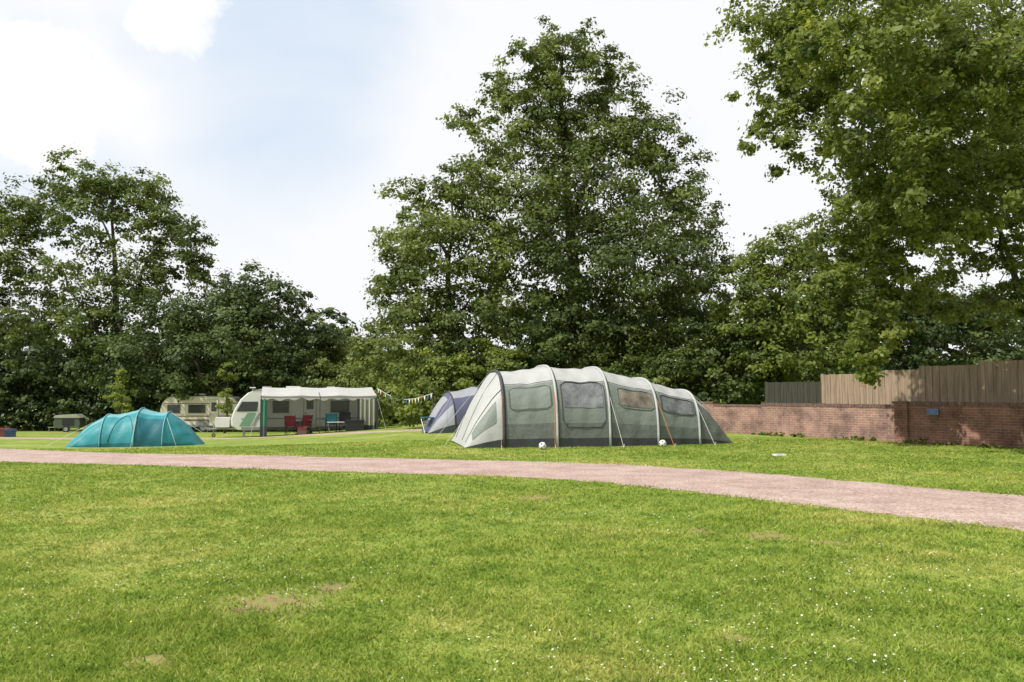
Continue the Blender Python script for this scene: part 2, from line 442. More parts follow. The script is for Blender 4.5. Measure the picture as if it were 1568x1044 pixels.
# ------------------------------------------------------------------ trees
LM_MAIN = leaf_mat('leaf_walnut', (0.036, 0.060, 0.014), (0.115, 0.158, 0.038), (0.225, 0.27, 0.07))
LM_DARK = leaf_mat('leaf_dark', (0.022, 0.04, 0.014), (0.062, 0.095, 0.030), (0.13, 0.175, 0.05), 0.3)
LM_LITE = leaf_mat('leaf_light', (0.055, 0.09, 0.018), (0.155, 0.205, 0.042), (0.25, 0.30, 0.065), 0.4)
LM_NEAR = leaf_mat('leaf_ash', (0.05, 0.08, 0.018), (0.155, 0.20, 0.045), (0.28, 0.32, 0.075), 0.45)

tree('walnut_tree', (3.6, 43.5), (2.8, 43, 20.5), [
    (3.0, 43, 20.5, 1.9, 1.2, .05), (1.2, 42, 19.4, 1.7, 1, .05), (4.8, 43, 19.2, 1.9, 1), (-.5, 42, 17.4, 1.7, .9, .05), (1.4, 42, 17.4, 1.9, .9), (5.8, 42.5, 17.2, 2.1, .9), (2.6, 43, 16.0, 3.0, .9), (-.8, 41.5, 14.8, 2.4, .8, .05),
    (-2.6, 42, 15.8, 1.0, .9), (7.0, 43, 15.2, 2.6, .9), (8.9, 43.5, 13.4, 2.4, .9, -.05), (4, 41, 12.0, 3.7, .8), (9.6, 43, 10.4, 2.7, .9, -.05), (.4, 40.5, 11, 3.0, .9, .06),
    (6.2, 40, 8.0, 3.6, .9, -.16), (2.5, 40, 7.6, 3.2, .9, -.1), (9.5, 41.5, 7.0, 2.2, 1, -.14), (4, 46, 15, 3.2, .5), (4, 47, 10, 4.0, .5), (7, 41, 4.8, 2.8, 1, -.22), (3.4, 40, 4.4, 2.8, 1, -.2)],  # tint offsets put sunlit top-left and shaded right and underside into leaf colour
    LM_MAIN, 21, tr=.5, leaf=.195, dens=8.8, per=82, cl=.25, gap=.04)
tree('maple_tree', (-3.2, 41), (-3.2, 41, 11.5), [
    (-4.3, 41, 11.3, 1.9, 1), (-2.4, 40.5, 12.1, 2.1, 1), (-5.3, 41, 9.5, 1.8), (-6.1, 40.5, 7.3, 1.6), (-3.6, 39.5, 8.4, 2.6), (-1.4, 39.5, 8.4, 2.4, 1, .16),
    (-4.7, 39.5, 5.4, 2.3), (-2.2, 39, 5.4, 2.4, 1, -.05), (-5.6, 40.5, 5.3, 1.5)], LM_MAIN, 22, tr=.3, leaf=.19, dens=10, per=76, tbias=.04)
tree('oak_tree', (-30, 62), (-31.5, 62, 17), [
    (-34.2, 62, 18.0, 2.6, .9), (-29.6, 62, 17.2, 2.8, .9), (-37.4, 62, 15.8, 2.7, .8), (-32.2, 61, 14.6, 3.2, .6), (-26.8, 62, 13.6, 2.8, .9), (-25, 62, 11.4, 2.0, 1),
    (-39.2, 61, 11.7, 2.7, .7), (-35, 61, 10.6, 3.0, .5), (-28.6, 61, 10, 3.2, .9), (-42, 62, 14.4, 3.2, .9), (-40.4, 61, 7.8, 2.8, .7), (-32, 60, 6.5, 3.2, .8, -.1), (-36, 60, 6.5, 2.8, .7, -.1)],  # lowest clumps tinted darker: understory shade put into the leaf colour
    LM_MAIN, 23, tr=.45, leaf=.27, dens=7.8, per=72, cl=.26, crmax=1.1, gap=.12, tbias=-.02)
tree('sycamore_tree', (-18.5, 57), (-18.5, 57, 8), [
    (-19.2, 57, 8.7, 2.4), (-16.4, 56.5, 7.6, 2.1), (-21.6, 57, 7.1, 2.5), (-14.4, 57, 5.4, 1.9), (-18, 55, 5.5, 3.0), (-24.6, 57, 6.2, 2.7), (-22, 55, 3.2, 2.8), (-16, 55, 2.8, 2.6), (-26.5, 56, 3.6, 2.9)],
    LM_DARK, 24, tr=.3, leaf=.25, dens=9.5, per=66, tbias=.12)
tree('hazel_tree', (13, 38.5), (13, 38.5, 7), [
    (12.6, 38.5, 7.9, 1.8), (14.3, 38.5, 8.2, 1.9), (11.4, 38, 6.8, 1.6), (13.1, 37, 5.8, 2.3), (10.9, 37.5, 4.9, 1.8), (14.8, 37, 5.4, 2.3), (12.1, 36.5, 3.4, 2.1), (14.4, 36.5, 2.9, 2.1), (10, 38, 3.0, 1.8)],
    LM_LITE, 25, tr=.22, leaf=.19, dens=11, per=70, tbias=-.05)
tree('hornbeam_tree', (18.2, 37), (18.2, 37, 8), [
    (16.4, 37, 7.8, 2.2), (16.4, 36, 5.2, 2.2), (18.8, 36, 4.2, 2.3), (19.5, 37, 6.0, 2.0, .6), (22, 36, 4.4, 2.4), (24.8, 36, 4.2, 2.4), (17, 35, 2.4, 1.9), (21, 35, 2.2, 2.0), (27.5, 36, 4, 2.6)],
    LM_DARK, 26, tr=.25, leaf=.2, dens=10, per=60, tbias=.05)
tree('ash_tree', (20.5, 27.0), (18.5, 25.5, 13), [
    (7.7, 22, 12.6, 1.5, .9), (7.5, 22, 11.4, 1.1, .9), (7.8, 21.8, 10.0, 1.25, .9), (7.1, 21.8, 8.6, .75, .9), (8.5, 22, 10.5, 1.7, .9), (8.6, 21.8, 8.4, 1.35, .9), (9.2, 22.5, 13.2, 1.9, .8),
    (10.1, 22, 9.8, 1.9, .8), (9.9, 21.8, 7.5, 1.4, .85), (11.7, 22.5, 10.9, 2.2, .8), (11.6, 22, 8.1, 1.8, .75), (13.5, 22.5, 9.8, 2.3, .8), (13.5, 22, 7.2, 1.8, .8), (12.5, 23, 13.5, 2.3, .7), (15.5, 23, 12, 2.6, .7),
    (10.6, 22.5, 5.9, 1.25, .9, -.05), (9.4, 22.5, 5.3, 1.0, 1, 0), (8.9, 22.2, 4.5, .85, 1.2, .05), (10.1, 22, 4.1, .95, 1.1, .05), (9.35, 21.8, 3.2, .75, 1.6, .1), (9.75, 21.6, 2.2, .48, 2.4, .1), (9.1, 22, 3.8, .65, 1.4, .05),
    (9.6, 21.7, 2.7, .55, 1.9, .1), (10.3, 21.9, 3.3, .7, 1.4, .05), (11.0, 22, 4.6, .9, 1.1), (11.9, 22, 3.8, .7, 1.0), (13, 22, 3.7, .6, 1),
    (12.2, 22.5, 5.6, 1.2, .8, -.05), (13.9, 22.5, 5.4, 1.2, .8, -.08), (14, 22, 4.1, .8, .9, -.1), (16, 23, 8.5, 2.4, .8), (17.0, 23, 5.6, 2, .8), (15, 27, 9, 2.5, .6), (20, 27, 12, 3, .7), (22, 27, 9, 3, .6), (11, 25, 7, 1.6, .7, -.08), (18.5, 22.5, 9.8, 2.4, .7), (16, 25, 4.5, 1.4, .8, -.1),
    (8.5, 19, 7.7, 1.1, .8), (9.6, 19.4, 6.2, 1.0, 1), (7.4, 18.6, 9.9, 1.1, .8), (9.2, 18.8, 9.4, 1.4, .7), (10.7, 19.3, 8.0, 1.4, .8), (11.2, 19.6, 5.9, 1.1, .9), (12.3, 19.8, 7.0, 1.3, .8), (11, 19, 10.5, 1.7, .7),  # from here on: front clumps added to throw shade on wall and grass
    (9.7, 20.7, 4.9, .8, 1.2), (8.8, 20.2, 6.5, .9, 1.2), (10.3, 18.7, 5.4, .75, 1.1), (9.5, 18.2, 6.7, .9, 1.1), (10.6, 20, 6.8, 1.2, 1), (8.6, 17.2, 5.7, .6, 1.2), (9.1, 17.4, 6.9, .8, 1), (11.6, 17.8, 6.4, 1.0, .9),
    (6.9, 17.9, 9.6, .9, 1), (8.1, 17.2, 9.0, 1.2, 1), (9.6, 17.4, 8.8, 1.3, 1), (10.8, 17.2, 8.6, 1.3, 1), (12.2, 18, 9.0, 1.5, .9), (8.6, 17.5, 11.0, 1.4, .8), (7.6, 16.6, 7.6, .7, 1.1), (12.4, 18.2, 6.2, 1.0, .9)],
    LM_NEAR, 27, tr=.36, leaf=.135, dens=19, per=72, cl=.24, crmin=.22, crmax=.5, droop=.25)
def shrub(name, base, blobs, lm, seed, **kw):
    return tree(name, base, (base[0], base[1], max(b[2] for b in blobs)), blobs, lm, seed, tr=.06, **kw)
shrub('sapling_tree', (-23.5, 48), [(-23.5, 48, 2.0, .55, 1.5), (-23.6, 48, 1.1, .7, 1.5), (-23.4, 48, .3, .6, 1.2), (-23.5, 48, 2.7, .25, 3)], LM_LITE, 31, leaf=.15, dens=26, per=36, crmin=.2, tbias=.3)
shrub('sapling_tree', (-17.9, 50), [(-17.9, 50, 2.5, .45, 2), (-17.9, 50, 1.5, .5, 1.5), (-17.9, 50, 3.1, .25, 3), (-17.9, 50, .6, .5, 1.5)], LM_LITE, 32, leaf=.15, dens=26, per=36, crmin=.2, tbias=.25)

def bushmass(name, blobs, lm, seed, **kw):
    V, T, C = leaves(blobs, seed, **kw)
    return npmesh(name, V, 4, [lm], T)
bushmass('hazel_bush', [(-3.4, 36.8, 1.5, 1.5), (-4.7, 37.4, 1.0, 1.2), (-2.3, 36.5, 2.2, 1.2), (-1.0, 36.5, 2.6, 1.5), (-3.4, 36.8, 2.7, .9)], LM_LITE, 41, leaf=.18, dens=18, per=56, tbias=.05)
rnd = random.Random(5)
B = []
for x in np.arange(-4.2, 12, 1.6):
    B.append((x, 37.5 + rnd.uniform(-.6, .8), 1.3 + rnd.uniform(-.2, .5), 1.6, 1, rnd.uniform(-.15, .12)))
    B.append((x + .6, 38.2 + rnd.uniform(-.6, .8), 3.3 + rnd.uniform(-.7, .6), 1.7, 1, rnd.uniform(-.15, .1)))
bushmass('undergrowth', B, LM_MAIN, 42, leaf=.19, dens=11, per=60, tbias=-.12)
B = []
for x in np.arange(-52, -12, 2.6):
    B.append((x, 60 + rnd.uniform(-2, 2), .2, 2.4, 1, rnd.uniform(-.12, .1)))
    B.append((x + 1, 62 + rnd.uniform(-2, 2), 3.2 + rnd.uniform(-.6, .8), 2.7, 1, rnd.uniform(-.12, .12)))
bushmass('woodland_edge_bushes', B, LM_DARK, 43, leaf=.32, dens=7, per=50)  # dark leaf colour stands in for the deep shade below the trees
bushmass('willow_bushes', [(-12.3, 58, 4.6, 2.0), (-10, 56, 4.6, 1.8), (-13.2, 56, 2.4, 2.1), (-10.8, 53, 1.6, 2.1), (-8.5, 51, 2.2, 1.9), (-8.2, 49, .8, 1.6), (-12.6, 53, .6, 1.9), (-14.6, 60, 5.6, 1.6), (-8.6, 54, 4.6, 1.4), (-6.6, 48, 3.6, 1.7), (-6.2, 46, 1.2, 1.7)], LM_MAIN, 44, leaf=.23, dens=11, per=56, tbias=.12)
B = []
for x in np.arange(-95, 75, 5.0):
    d = 78 if x < -10 else 62
    hh = 4.5 if -20 < x < -4 else 7
    B.append((x + rnd.uniform(-1, 1), d + rnd.uniform(-3, 3), 1.0, 4.0)); B.append((x + 2 + rnd.uniform(-1, 1), d + rnd.uniform(-3, 3), hh * .5 + rnd.uniform(-.8, .8), 3.4))
    if hh > 5: B.append((x + rnd.uniform(-1, 1), d + 3, hh + rnd.uniform(-1.5, 1), 3.4))
bushmass('distant_trees', B, LM_DARK, 45, leaf=.65, dens=3.2, per=38, crmax=1.3, tbias=.05)

# ------------------------------------------------------------------ tents
def superprof(w, h, t, p=.62, q=.72):
    a = math.pi * t; c = math.cos(a); s = math.sin(a)
    return (-w * math.copysign(abs(c) ** p, c), h * max(s, 0) ** q)
def tent_surface(stations, sag=0.035, p=.62, q=.72, bul0=.10, wr=.012):
    S = sorted(stations)
    def f(s, t, off=0.0):
        s = min(max(s, S[0][0]), S[-1][0])
        for i in range(len(S) - 1):
            if s <= S[i + 1][0] + 1e-9: break
        a, b = S[i], S[i + 1]; u = (s - a[0]) / (b[0] - a[0])
        w = a[1] + (b[1] - a[1]) * u; h = a[2] + (b[2] - a[2]) * u
        endp = (i == 0 or i == len(S) - 2); bul = math.sin(math.pi * u)
        if endp:
            h += bul0 * bul * max(a[2], b[2]); w += .05 * bul
        else:
            k = 1 - sag * bul; h *= k; w *= 1 - sag * .8 * bul
        wv = bul * wr * (math.sin(9 * s + 14 * t) + .7 * math.sin(-13 * s + 23 * t + 1.3 * i) + .5 * math.sin(31 * t + 5 * s))
        y, z = superprof(w + off + wv, h + off + wv, t, p, q)
        return (s, y, z)
    return f
def frange(a, b, n): return [a + (b - a) * i / (n - 1) for i in range(n)]

def fabric(name, col, bump=.25, bs=5, rough=.55, transl=.12, var=.08):
    return mat(name, col, rough, var, 1.5, bump, bs, .35, 0, transl)
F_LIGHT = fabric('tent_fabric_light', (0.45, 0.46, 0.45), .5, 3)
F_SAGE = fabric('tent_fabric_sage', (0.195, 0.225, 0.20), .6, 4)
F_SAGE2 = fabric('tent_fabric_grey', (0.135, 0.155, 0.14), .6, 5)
F_DARK = fabric('tent_fabric_dark', (0.045, 0.05, 0.055), .3, 6)
F_WIN = mat('tent_window_film', (0.15, 0.16, 0.165), .18, .5, 3, .9, 4, .7)
F_WIN2 = mat('tent_window_warm', (0.17, 0.145, 0.115), .22, .6, 2.2, .8, 4, .7)
F_TRIM = mat('tent_trim_dark', (0.05, 0.05, 0.055), .7, .1)
ORANGE = mat('guy_rope_orange', (0.55, 0.20, 0.05), .7, .1)
WHITE_ROPE = mat('guy_rope_white', (0.6, 0.6, 0.56), .7, .05)
WHITE = mat('white_plastic', (0.68, 0.68, 0.66), .4, .05)

def guy(mb, a, b, mi, r=.006): mb.tube([a, b], r, mi, 4)

loc = (-.55, 23.4); root = empty('family_tunnel_tent', (loc[0], loc[1], g(*loc)), R(11))
ST = [(-1.05, 1.6, .02), (0, 1.78, 2.10), (1.45, 1.92, 2.26), (2.95, 1.92, 2.22), (4.4, 1.80, 1.90), (5.75, 1.55, 1.55), (6.95, 1.25, .02)]
TF = tent_surface(ST, .025)
S1, S2, S3, S4, S5, S6 = 0, 1.45, 2.95, 4.4, 5.75, 6.95
ss = frange(-1.05, 0, 12) + frange(0, S2, 15)[1:] + frange(S2, S3, 15)[1:] + frange(S3, S4, 15)[1:] + frange(S4, S5, 15)[1:] + frange(S5, S6, 14)[1:]
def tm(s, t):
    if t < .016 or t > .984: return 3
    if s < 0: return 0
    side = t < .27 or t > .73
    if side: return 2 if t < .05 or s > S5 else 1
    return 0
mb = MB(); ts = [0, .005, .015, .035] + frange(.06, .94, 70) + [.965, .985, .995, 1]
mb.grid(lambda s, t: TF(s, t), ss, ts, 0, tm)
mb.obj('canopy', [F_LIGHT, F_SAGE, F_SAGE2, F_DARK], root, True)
mb = MB()
for s0, r in ((0, .045), (S2, .035), (S3, .035), (S4, .035), (S5, .035)):
    mb.tube([TF(s0, t, .015) for t in frange(0, 1, 40)], r, 0 if s0 else 1, 7)
    mb.tube([TF(s0 + .05, t, .012) for t in frange(0.01, .99, 40)], .012, 1, 5)
for t0 in (.27, .73): mb.tube([TF(s, t0, .004) for s in frange(0, S5, 80)], .007, 1, 4)
mb.obj('air_beams', [F_LIGHT, F_TRIM], root, True)
mb = MB()
def patch(s0, s1, t0, t1, mi, off, rr=.0):
    mb.grid(lambda s, t: TF(s, t, off), frange(s0, s1, 14), frange(t0, t1, 14), mi)
def frame(s0, s1, t0, t1, off, mi, r=.011):
    cs = .12 * (s1 - s0); ct = .12 * (t1 - t0); pts = []
    for (a, b) in [(s0 + cs, t0), (s1 - cs, t0), (s1, t0 + ct), (s1, t1 - ct), (s1 - cs, t1), (s0 + cs, t1), (s0, t1 - ct), (s0, t0 + ct), (s0 + cs, t0)]: pts.append((a, b))
    full = []
    for i in range(len(pts) - 1):
        for k in range(8): full.append((pts[i][0] + (pts[i + 1][0] - pts[i][0]) * k / 8, pts[i][1] + (pts[i + 1][1] - pts[i][1]) * k / 8))
    full.append(pts[-1])
    mb.tube([TF(a, b, off) for a, b in full], r, mi, 5)
patch(.2, 1.3, .12, .235, 4, .012); frame(.17, 1.32, .115, .24, .014, 3, .008)
patch(S2 + .22, S3 - .16, .12, .25, 0, .012); frame(S2 + .16, S3 - .1, .045, .262, .014, 2)
patch(S3 + .35, S4 - .12, .14, .235, 1, .012); frame(S3 + .3, S4 - .08, .13, .245, .014, 4)
patch(S4 + .22, S5 - .15, .14, .24, 0, .012); frame(S4 + .18, S5 - .1, .13, .25, .014, 2)
for tt in (.24, .42, .58, .76): mb.tube([TF(s, tt, .01) for s in frange(-1.0, -.02, 14)], .009, 2, 4)
mb.grid(lambda s, t: TF(s, t, .008), frange(-.85, -.2, 8), frange(.08, .2, 8), 4)
mb.obj('windows_and_doors', [F_WIN, F_WIN2, F_TRIM, F_SAGE2, F_SAGE], root, True)
mb = MB()
for s0, mi in ((0, 0), (S2, 0), (S3, 1), (S4, 0), (S5, 1)):
    for t0 in (.24, .76):
        a = TF(s0, t0, .03); sg = -1 if t0 < .5 else 1
        b = (s0 + (.2 if s0 > 2 else -.2), sg * (2.45 if s0 < 5 else 2.1), .02); guy(mb, a, b, mi)
        mb.tube([(b[0], b[1], -.05), (b[0], b[1] + sg * .06, .1)], .01, 1, 4)
for t0 in (.4, .6): guy(mb, TF(0, t0, .03), (-1.6, (t0 - .5) * 14, .02), 1, .004)
guy(mb, TF(S5, .4, .03), (7.5, -1.4, .02), 1, .004)
mb.obj('guy_ropes', [ORANGE, WHITE_ROPE], root)

def ball(name, x, y, r, cols):
    mb = MB(); nn = 14
    mb.grid(lambda u, v: (r * math.sin(u) * math.cos(v), r * math.sin(u) * math.sin(v), r + r * math.cos(u)), frange(0.001, math.pi - .001, nn), frange(0, 2 * math.pi, nn * 2), 0,
            lambda u, v: 1 if (math.sin(u * 5) * math.sin(v * 4) > .45) else 0)
    return mb.obj(name, cols, None, True, (x, y, g(x, y)))
BR = mat('ball_panel', (.16, .09, .05), .6, .1)
ball('football', .8, 21.0, .10, [WHITE, F_TRIM]); ball('football', 4.12, 21.9, .10, [WHITE, BR])

F_PUR = fabric('tent_fabric_purple', (0.095, 0.10, 0.165)); F_PGREY = fabric('tent_fabric_palegrey', (0.30, 0.315, 0.35))
loc = (-2.45, 31.5); root = empty('dome_tent', (loc[0], loc[1], g(*loc)), R(20))
DF = tent_surface([(-1.0, .7, .02), (-.1, 1.15, 1.55), (1.0, 1.35, 1.78), (2.3, 1.3, 1.7), (3.2, .9, .02)], .02, .8, .85)
mb = MB(); mb.grid(lambda s, t: DF(s, t), frange(-1, 3.2, 34), frange(0, 1, 40), 0, lambda s, t: 2 if (t < .04 or t > .96) else (1 if (s > -.1 and .3 < t < .7) or s > 1.0 or (s < -.1 and abs(t - .5) > .28) else 0))
mb.obj('canopy', [F_PUR, F_PGREY, F_DARK], root, True)
mb = MB()
for s0 in (-.1, 1.0, 2.3): mb.tube([DF(s0, t, .01) for t in frange(0, 1, 30)], .022, 0, 5)
for s0, t0, b in ((-.1, .35, (-1.3, -1.6, 0)), (1.0, .25, (.8, -2.3, 0))): guy(mb, DF(s0, t0), b, 1, .005)
mb.grid(lambda s, t: DF(s, t, .012), frange(-.8, -.25, 6), frange(.35, .65, 8), 2)
mb.obj('poles_and_ropes', [F_TRIM, WHITE_ROPE, F_PGREY], root, True)

F_TEAL = fabric('tent_fabric_teal', (0.035, 0.27, 0.305), .5, 3.5, .5, .2); F_TEAL2 = fabric('tent_fabric_pale_teal', (0.17, 0.44, 0.48), .5, 3.5, .5, .2); F_TEALD = fabric('tent_fabric_deep_teal', (0.015, 0.13, 0.165))
loc = (-13.7, 28.4); root = empty('teal_camping_tent', (loc[0], loc[1], g(*loc)), R(12))
TT = tent_surface([(-1.85, .55, .02), (-.55, 1.15, 1.12), (.55, 1.3, 1.33), (1.45, 1.2, 1.2), (2.6, .6, .02)], .06, .85, .9, .1, .015)
mb = MB(); mb.grid(lambda s, t: TT(s, t), frange(-1.85, 2.6, 60), frange(0, 1, 56), 0, lambda s, t: 1 if (s < -.55 and t > .3) or (-.55 < s < 1.45 and .36 < t < .64) else (2 if t < .045 or (.55 < s < 1.5 and t < .3) else 0))
mb.obj('canopy', [F_TEAL, F_TEAL2, F_TEALD], root, True)
mb = MB()
for s0 in (-.55, .55, 1.45): mb.tube([TT(s0, t, .012) for t in frange(0, 1, 30)], .022, 0, 5)
for s0, t0, b in ((-.55, .3, (-1.3, -2.2, 0)), (.55, .3, (.7, -2.3, 0)), (1.45, .35, (2.1, -2.0, 0)), (1.45, .5, (3.3, -.3, 0)), (-.55, .6, (-1.9, 1.6, 0)), (-.55, .5, (-2.6, 0, 0))): guy(mb, TT(s0, t0), b, 1)
mb.tube([TT(s, .4, .01) for s in frange(-1.8, -.56, 12)], .012, 2, 4)
mb.tube([TT(-.3 + .9 * u, .05 + .3 * math.sin(math.pi * u), .01) for u in frange(0, 1, 20)], .01, 2, 4)
mb.obj('poles_and_ropes', [F_TEAL2, WHITE_ROPE, F_TEALD], root, True)

# ------------------------------------------------------------------ caravans
CAR_W = mat('caravan_white', (0.60, 0.61, 0.57), .3, .05, 1.5, 0, 1, .5)
CAR_C = mat('caravan_cream', (0.62, 0.57, 0.47), .4, .06, 1.5)
GLASS = mat('dark_window', (0.03, 0.035, 0.04), .12, .2, 2, 0, 1, .7)
GREY = mat('grey_trim', (0.22, 0.23, 0.23), .5, .1)
GREEN = mat('awning_green', (0.06, 0.20, 0.125), .6, .1); RUB = mat('rubber', (0.02, 0.02, 0.02), .8, .1)
CANV = fabric('awning_canvas', (0.50, 0.50, 0.48), .3, 2, .6, .15); CANVG = fabric('awning_wall_grey', (0.10, 0.11, 0.11), .3, 3); CANVC = fabric('awning_wall_cream', (0.38, 0.39, 0.32), .3, 3)
GFX = mat('graphic_green', (0.16, 0.30, 0.20), .4, .1); STEEL = mat('steel', (.35, .36, .37), .35, .1, 6, 0, 1, .5, .8); MAROON = mat('brown_stripe', (.14, .08, .06), .5, .1)

def wheel(mb, x, y, z, r, w, mi, mr, n=20):
    for rad, wd, m, oy in ((r, w, mi, 0), (r * .6, w + .02, mr, 0)):
        vs = []
        for sgn in (-1, 1):
            for k in range(n):
                t = 2 * math.pi * k / n; vs.append((x + rad * math.cos(t), y + sgn * wd / 2, z + rad * math.sin(t)))
        fs = [(k, (k + 1) % n, n + (k + 1) % n, n + k) for k in range(n)] + [tuple(range(n))[::-1], tuple(range(n, 2 * n))]
        mb.add(vs, fs, m)

def caravan(name, loc, rz, Lb, body, prof, stripe, wins, door, gfx=True):
    root = empty(name, (loc[0], loc[1], g(*loc)), rz)
    mb = MB(); mb.prism_y(prof, -1.12, 1.12, 0, .035); b = mb.obj('body', [body], root)
    bv = b.modifiers.new('b', 'BEVEL'); bv.width = .04; bv.segments = 3; bv.limit_method = 'ANGLE'; bv.angle_limit = R(40)
    mb = MB(); y = -1.128
    for (x0, x1, z0, z1) in wins:
        mb.box(((x0 + x1) / 2, y, (z0 + z1) / 2), (x1 - x0 + .08, .03, z1 - z0 + .08), 1); mb.box(((x0 + x1) / 2, y - .02, (z0 + z1) / 2), (x1 - x0, .02, z1 - z0), 0)
    if door:
        x0, x1 = door; mb.box(((x0 + x1) / 2, y, 1.35), (x1 - x0, .03, 1.8), 1); mb.box(((x0 + x1) / 2, y - .02, 1.35), (x1 - x0 - .05, .025, 1.74), 2); mb.box(((x0 + x1) / 2, y - .04, 1.75), (.35, .02, .6), 0)
        mb.box((x0 + .1, y - .05, 1.25), (.04, .04, .12), 3); mb.box(((x0 + x1) / 2, y - .3, .2), (.6, .4, .04), 3)
        for dx in (-.25, .25): mb.box(((x0 + x1) / 2 + dx, y - .3, .09), (.03, .36, .18), 3)
    for (z, hgt, m) in stripe: mb.box((Lb / 2 + .1, y, z), (Lb - .7, .012, hgt), m)
    mb.box((Lb / 2 + .15, -1.1, 2.5 - .05), (Lb - 1.6, .08, .04), 3)
    mb.box((Lb / 2, -1.1, .47), (Lb - .9, .05, .16), 3)
    mb.box((Lb * .55, -1.12, .62), (.95, .06, .36), 3)
    mb.obj('windows_and_trim', [GLASS, GREY, body, GREY, GFX, MAROON], root)
    mb = MB(); wheel(mb, Lb * .55, -1.0, .33, .33, .2, 0, 1); wheel(mb, Lb * .55, 1.0, .33, .33, .2, 0, 1)
    mb.box((Lb / 2, 0, .44), (Lb - .6, 1.9, .08), 1)
    for sy in (-.45, .45): mb.tube([(.4, sy, .45), (-1.1, 0, .45)], .035, 1, 6)
    mb.tube([(-1.1, 0, .45), (-1.35, 0, .47)], .05, 1, 6); mb.tube([(-.95, .08, .05), (-.95, .08, .75)], .03, 1, 6); wheel(mb, -.95, .08, .1, .1, .06, 0, 1)
    for sx in (.6, Lb - .5):
        for sy in (-.9, .9): mb.tube([(sx, sy, .42), (sx - .1, sy, 0)], .025, 1, 5)
    mb.obj('chassis_and_wheels', [RUB, STEEL], root)
    mb = MB(); mb.box((Lb * .45, 0, 2.60), (.7, .5, .10), 0); mb.box((Lb * .75, .2, 2.59), (.4, .4, .08), 0); mb.box((Lb * .25, .1, 2.58), (.45, .5, .13), 1)
    mb.tube([(Lb * .14, .1, 2.3), (Lb * .14, .1, 2.55)], .03, 1, 6); mb.box((Lb * .14, .1, 2.57), (.3, .2, .05), 0)
    mb.obj('roof_fittings', [WHITE, GREY], root)
    return root

CX, CY, CA = -14.5, 41.6, 16
L1 = 6.6
prof1 = [(.25, .42), (-.02, .62), (-.05, 1.0), (.10, 1.45), (.38, 1.95), (.75, 2.30), (1.2, 2.47), (1.8, 2.54), (L1 - .6, 2.54), (L1 - .2, 2.46), (L1 - .02, 2.2), (L1, .6), (L1 - .15, .42)]
r1 = caravan('touring_caravan', (CX, CY), R(CA), L1, CAR_W, prof1, [(.98, .05, 4)], [(2.0, 2.75, 1.3, 1.85), (4.9, 5.8, 1.3, 1.85)], (3.5, 4.15))
mb = MB()
def nose(z):
    P = [(-.05, 1.0), (.10, 1.45), (.38, 1.95), (.75, 2.30)]
    for i in range(3):
        if z <= P[i + 1][1]: break
    u = (z - P[i][1]) / (P[i + 1][1] - P[i][1]); return P[i][0] + (P[i + 1][0] - P[i][0]) * u
for (y0, y1) in ((-.95, -.4), (-.35, .35), (.4, .95)):
    mb.grid(lambda z, y: (nose(z) - .02, y, z), frange(1.3, 1.92, 6), [y0, y1], 0)
mb.grid(lambda z, y: (nose(z) - .015, y, z), frange(1.02, 1.22, 4), [-1.02, 1.02], 1)
mb.add([(.2, -1.135, 1.35), (1.25, -1.135, 1.35), (1.25, -1.135, 1.85), (.47, -1.135, 1.85)], [(0, 1, 2, 3)], 0)
mb.quad((.35, -1.135, .6), (.85, -1.135, .6), (1.2, -1.135, 1.28), (.75, -1.135, 1.28), 1)
mb.quad((.95, -1.135, .6), (1.1, -1.135, .6), (1.42, -1.135, 1.28), (1.3, -1.135, 1.28), 2)
mb.box((-.5, 0, .78), (.7, .9, .5), 3)
mb.obj('nose_windows_and_graphics', [GLASS, GFX, GREY, WHITE], r1)

aw = empty('caravan_awning', (CX, CY, g(CX, CY)), R(CA))
x0, x1, yb, yf = 1.45, 7.0, -1.15, -3.6
mb = MB()
def roofz(y): u = (y - yb) / (yf - yb); return 2.60 - .42 * u - .05 * math.sin(math.pi * u)
def aroof(x, y):
    u = (x - x0) / (x1 - x0); return (x, y, roofz(y) - .05 * abs(math.sin(math.pi * u * 3)))
mb.grid(aroof, frange(x0, x1, 31), frange(yb, yf, 8), 0)
mb.grid(lambda x, k: (x, yf - .01, aroof(x, yf)[2] - k * (.17 + .05 * math.sin((x - x0) * 9))), frange(x0, x1, 80), [0, 1], 0)
for xe in (x0, x1):
    mb.grid(lambda y, k: (xe, y, roofz(y) - k * .2), frange(yb, yf, 10), [0, 1], 0)
mb.grid(lambda y, z: (x1 - .01 + .02 * math.sin(y * 9), y, .02 + z * (roofz(y) - .2)), frange(yb, yf, 12), frange(0, 1, 6), 0, lambda y, z: 1 if -2.0 > y > -2.9 and .35 < z < .8 else (2 if z > .35 else 1))
mb.grid(lambda y, z: (x0 + .03 * math.sin(y * 11), y, .02 + z * (roofz(y) - .2)), frange(yb, yf, 12), frange(0, 1, 6), 0, lambda y, z: 3 if z > .55 and y < -1.9 else 2 if z > .25 else 1)
def curtain(a, b, m, mlow): mb.grid(lambda x, z: (x, yf + .05 * math.sin(x * 30), .03 + z * 1.98), frange(a, b, 14), [0, .33, .7, 1], m, lambda x, z: mlow if z < .3 else m)
curtain(x0, x0 + .3, 3, 1)
curtain(x1 - .85, x1 - .12, 2, 1); curtain(x1 - 1.0, x1 - .87, 1, 1)
mb.obj('canvas', [CANV, CANVG, CANVC, GREEN], aw, False)
mb = MB()
for x in (x0, (x0 + x1) / 2, x1): mb.tube([(x, yf, 0), (x, yf, 2.16)], .022, 0, 6); mb.tube([(x, yf, 2.12), (x, yb, 2.46)], .018, 0, 6)
mb.tube([(x0, yf, 2.1), (x1, yf, 2.1)], .02, 0, 6)
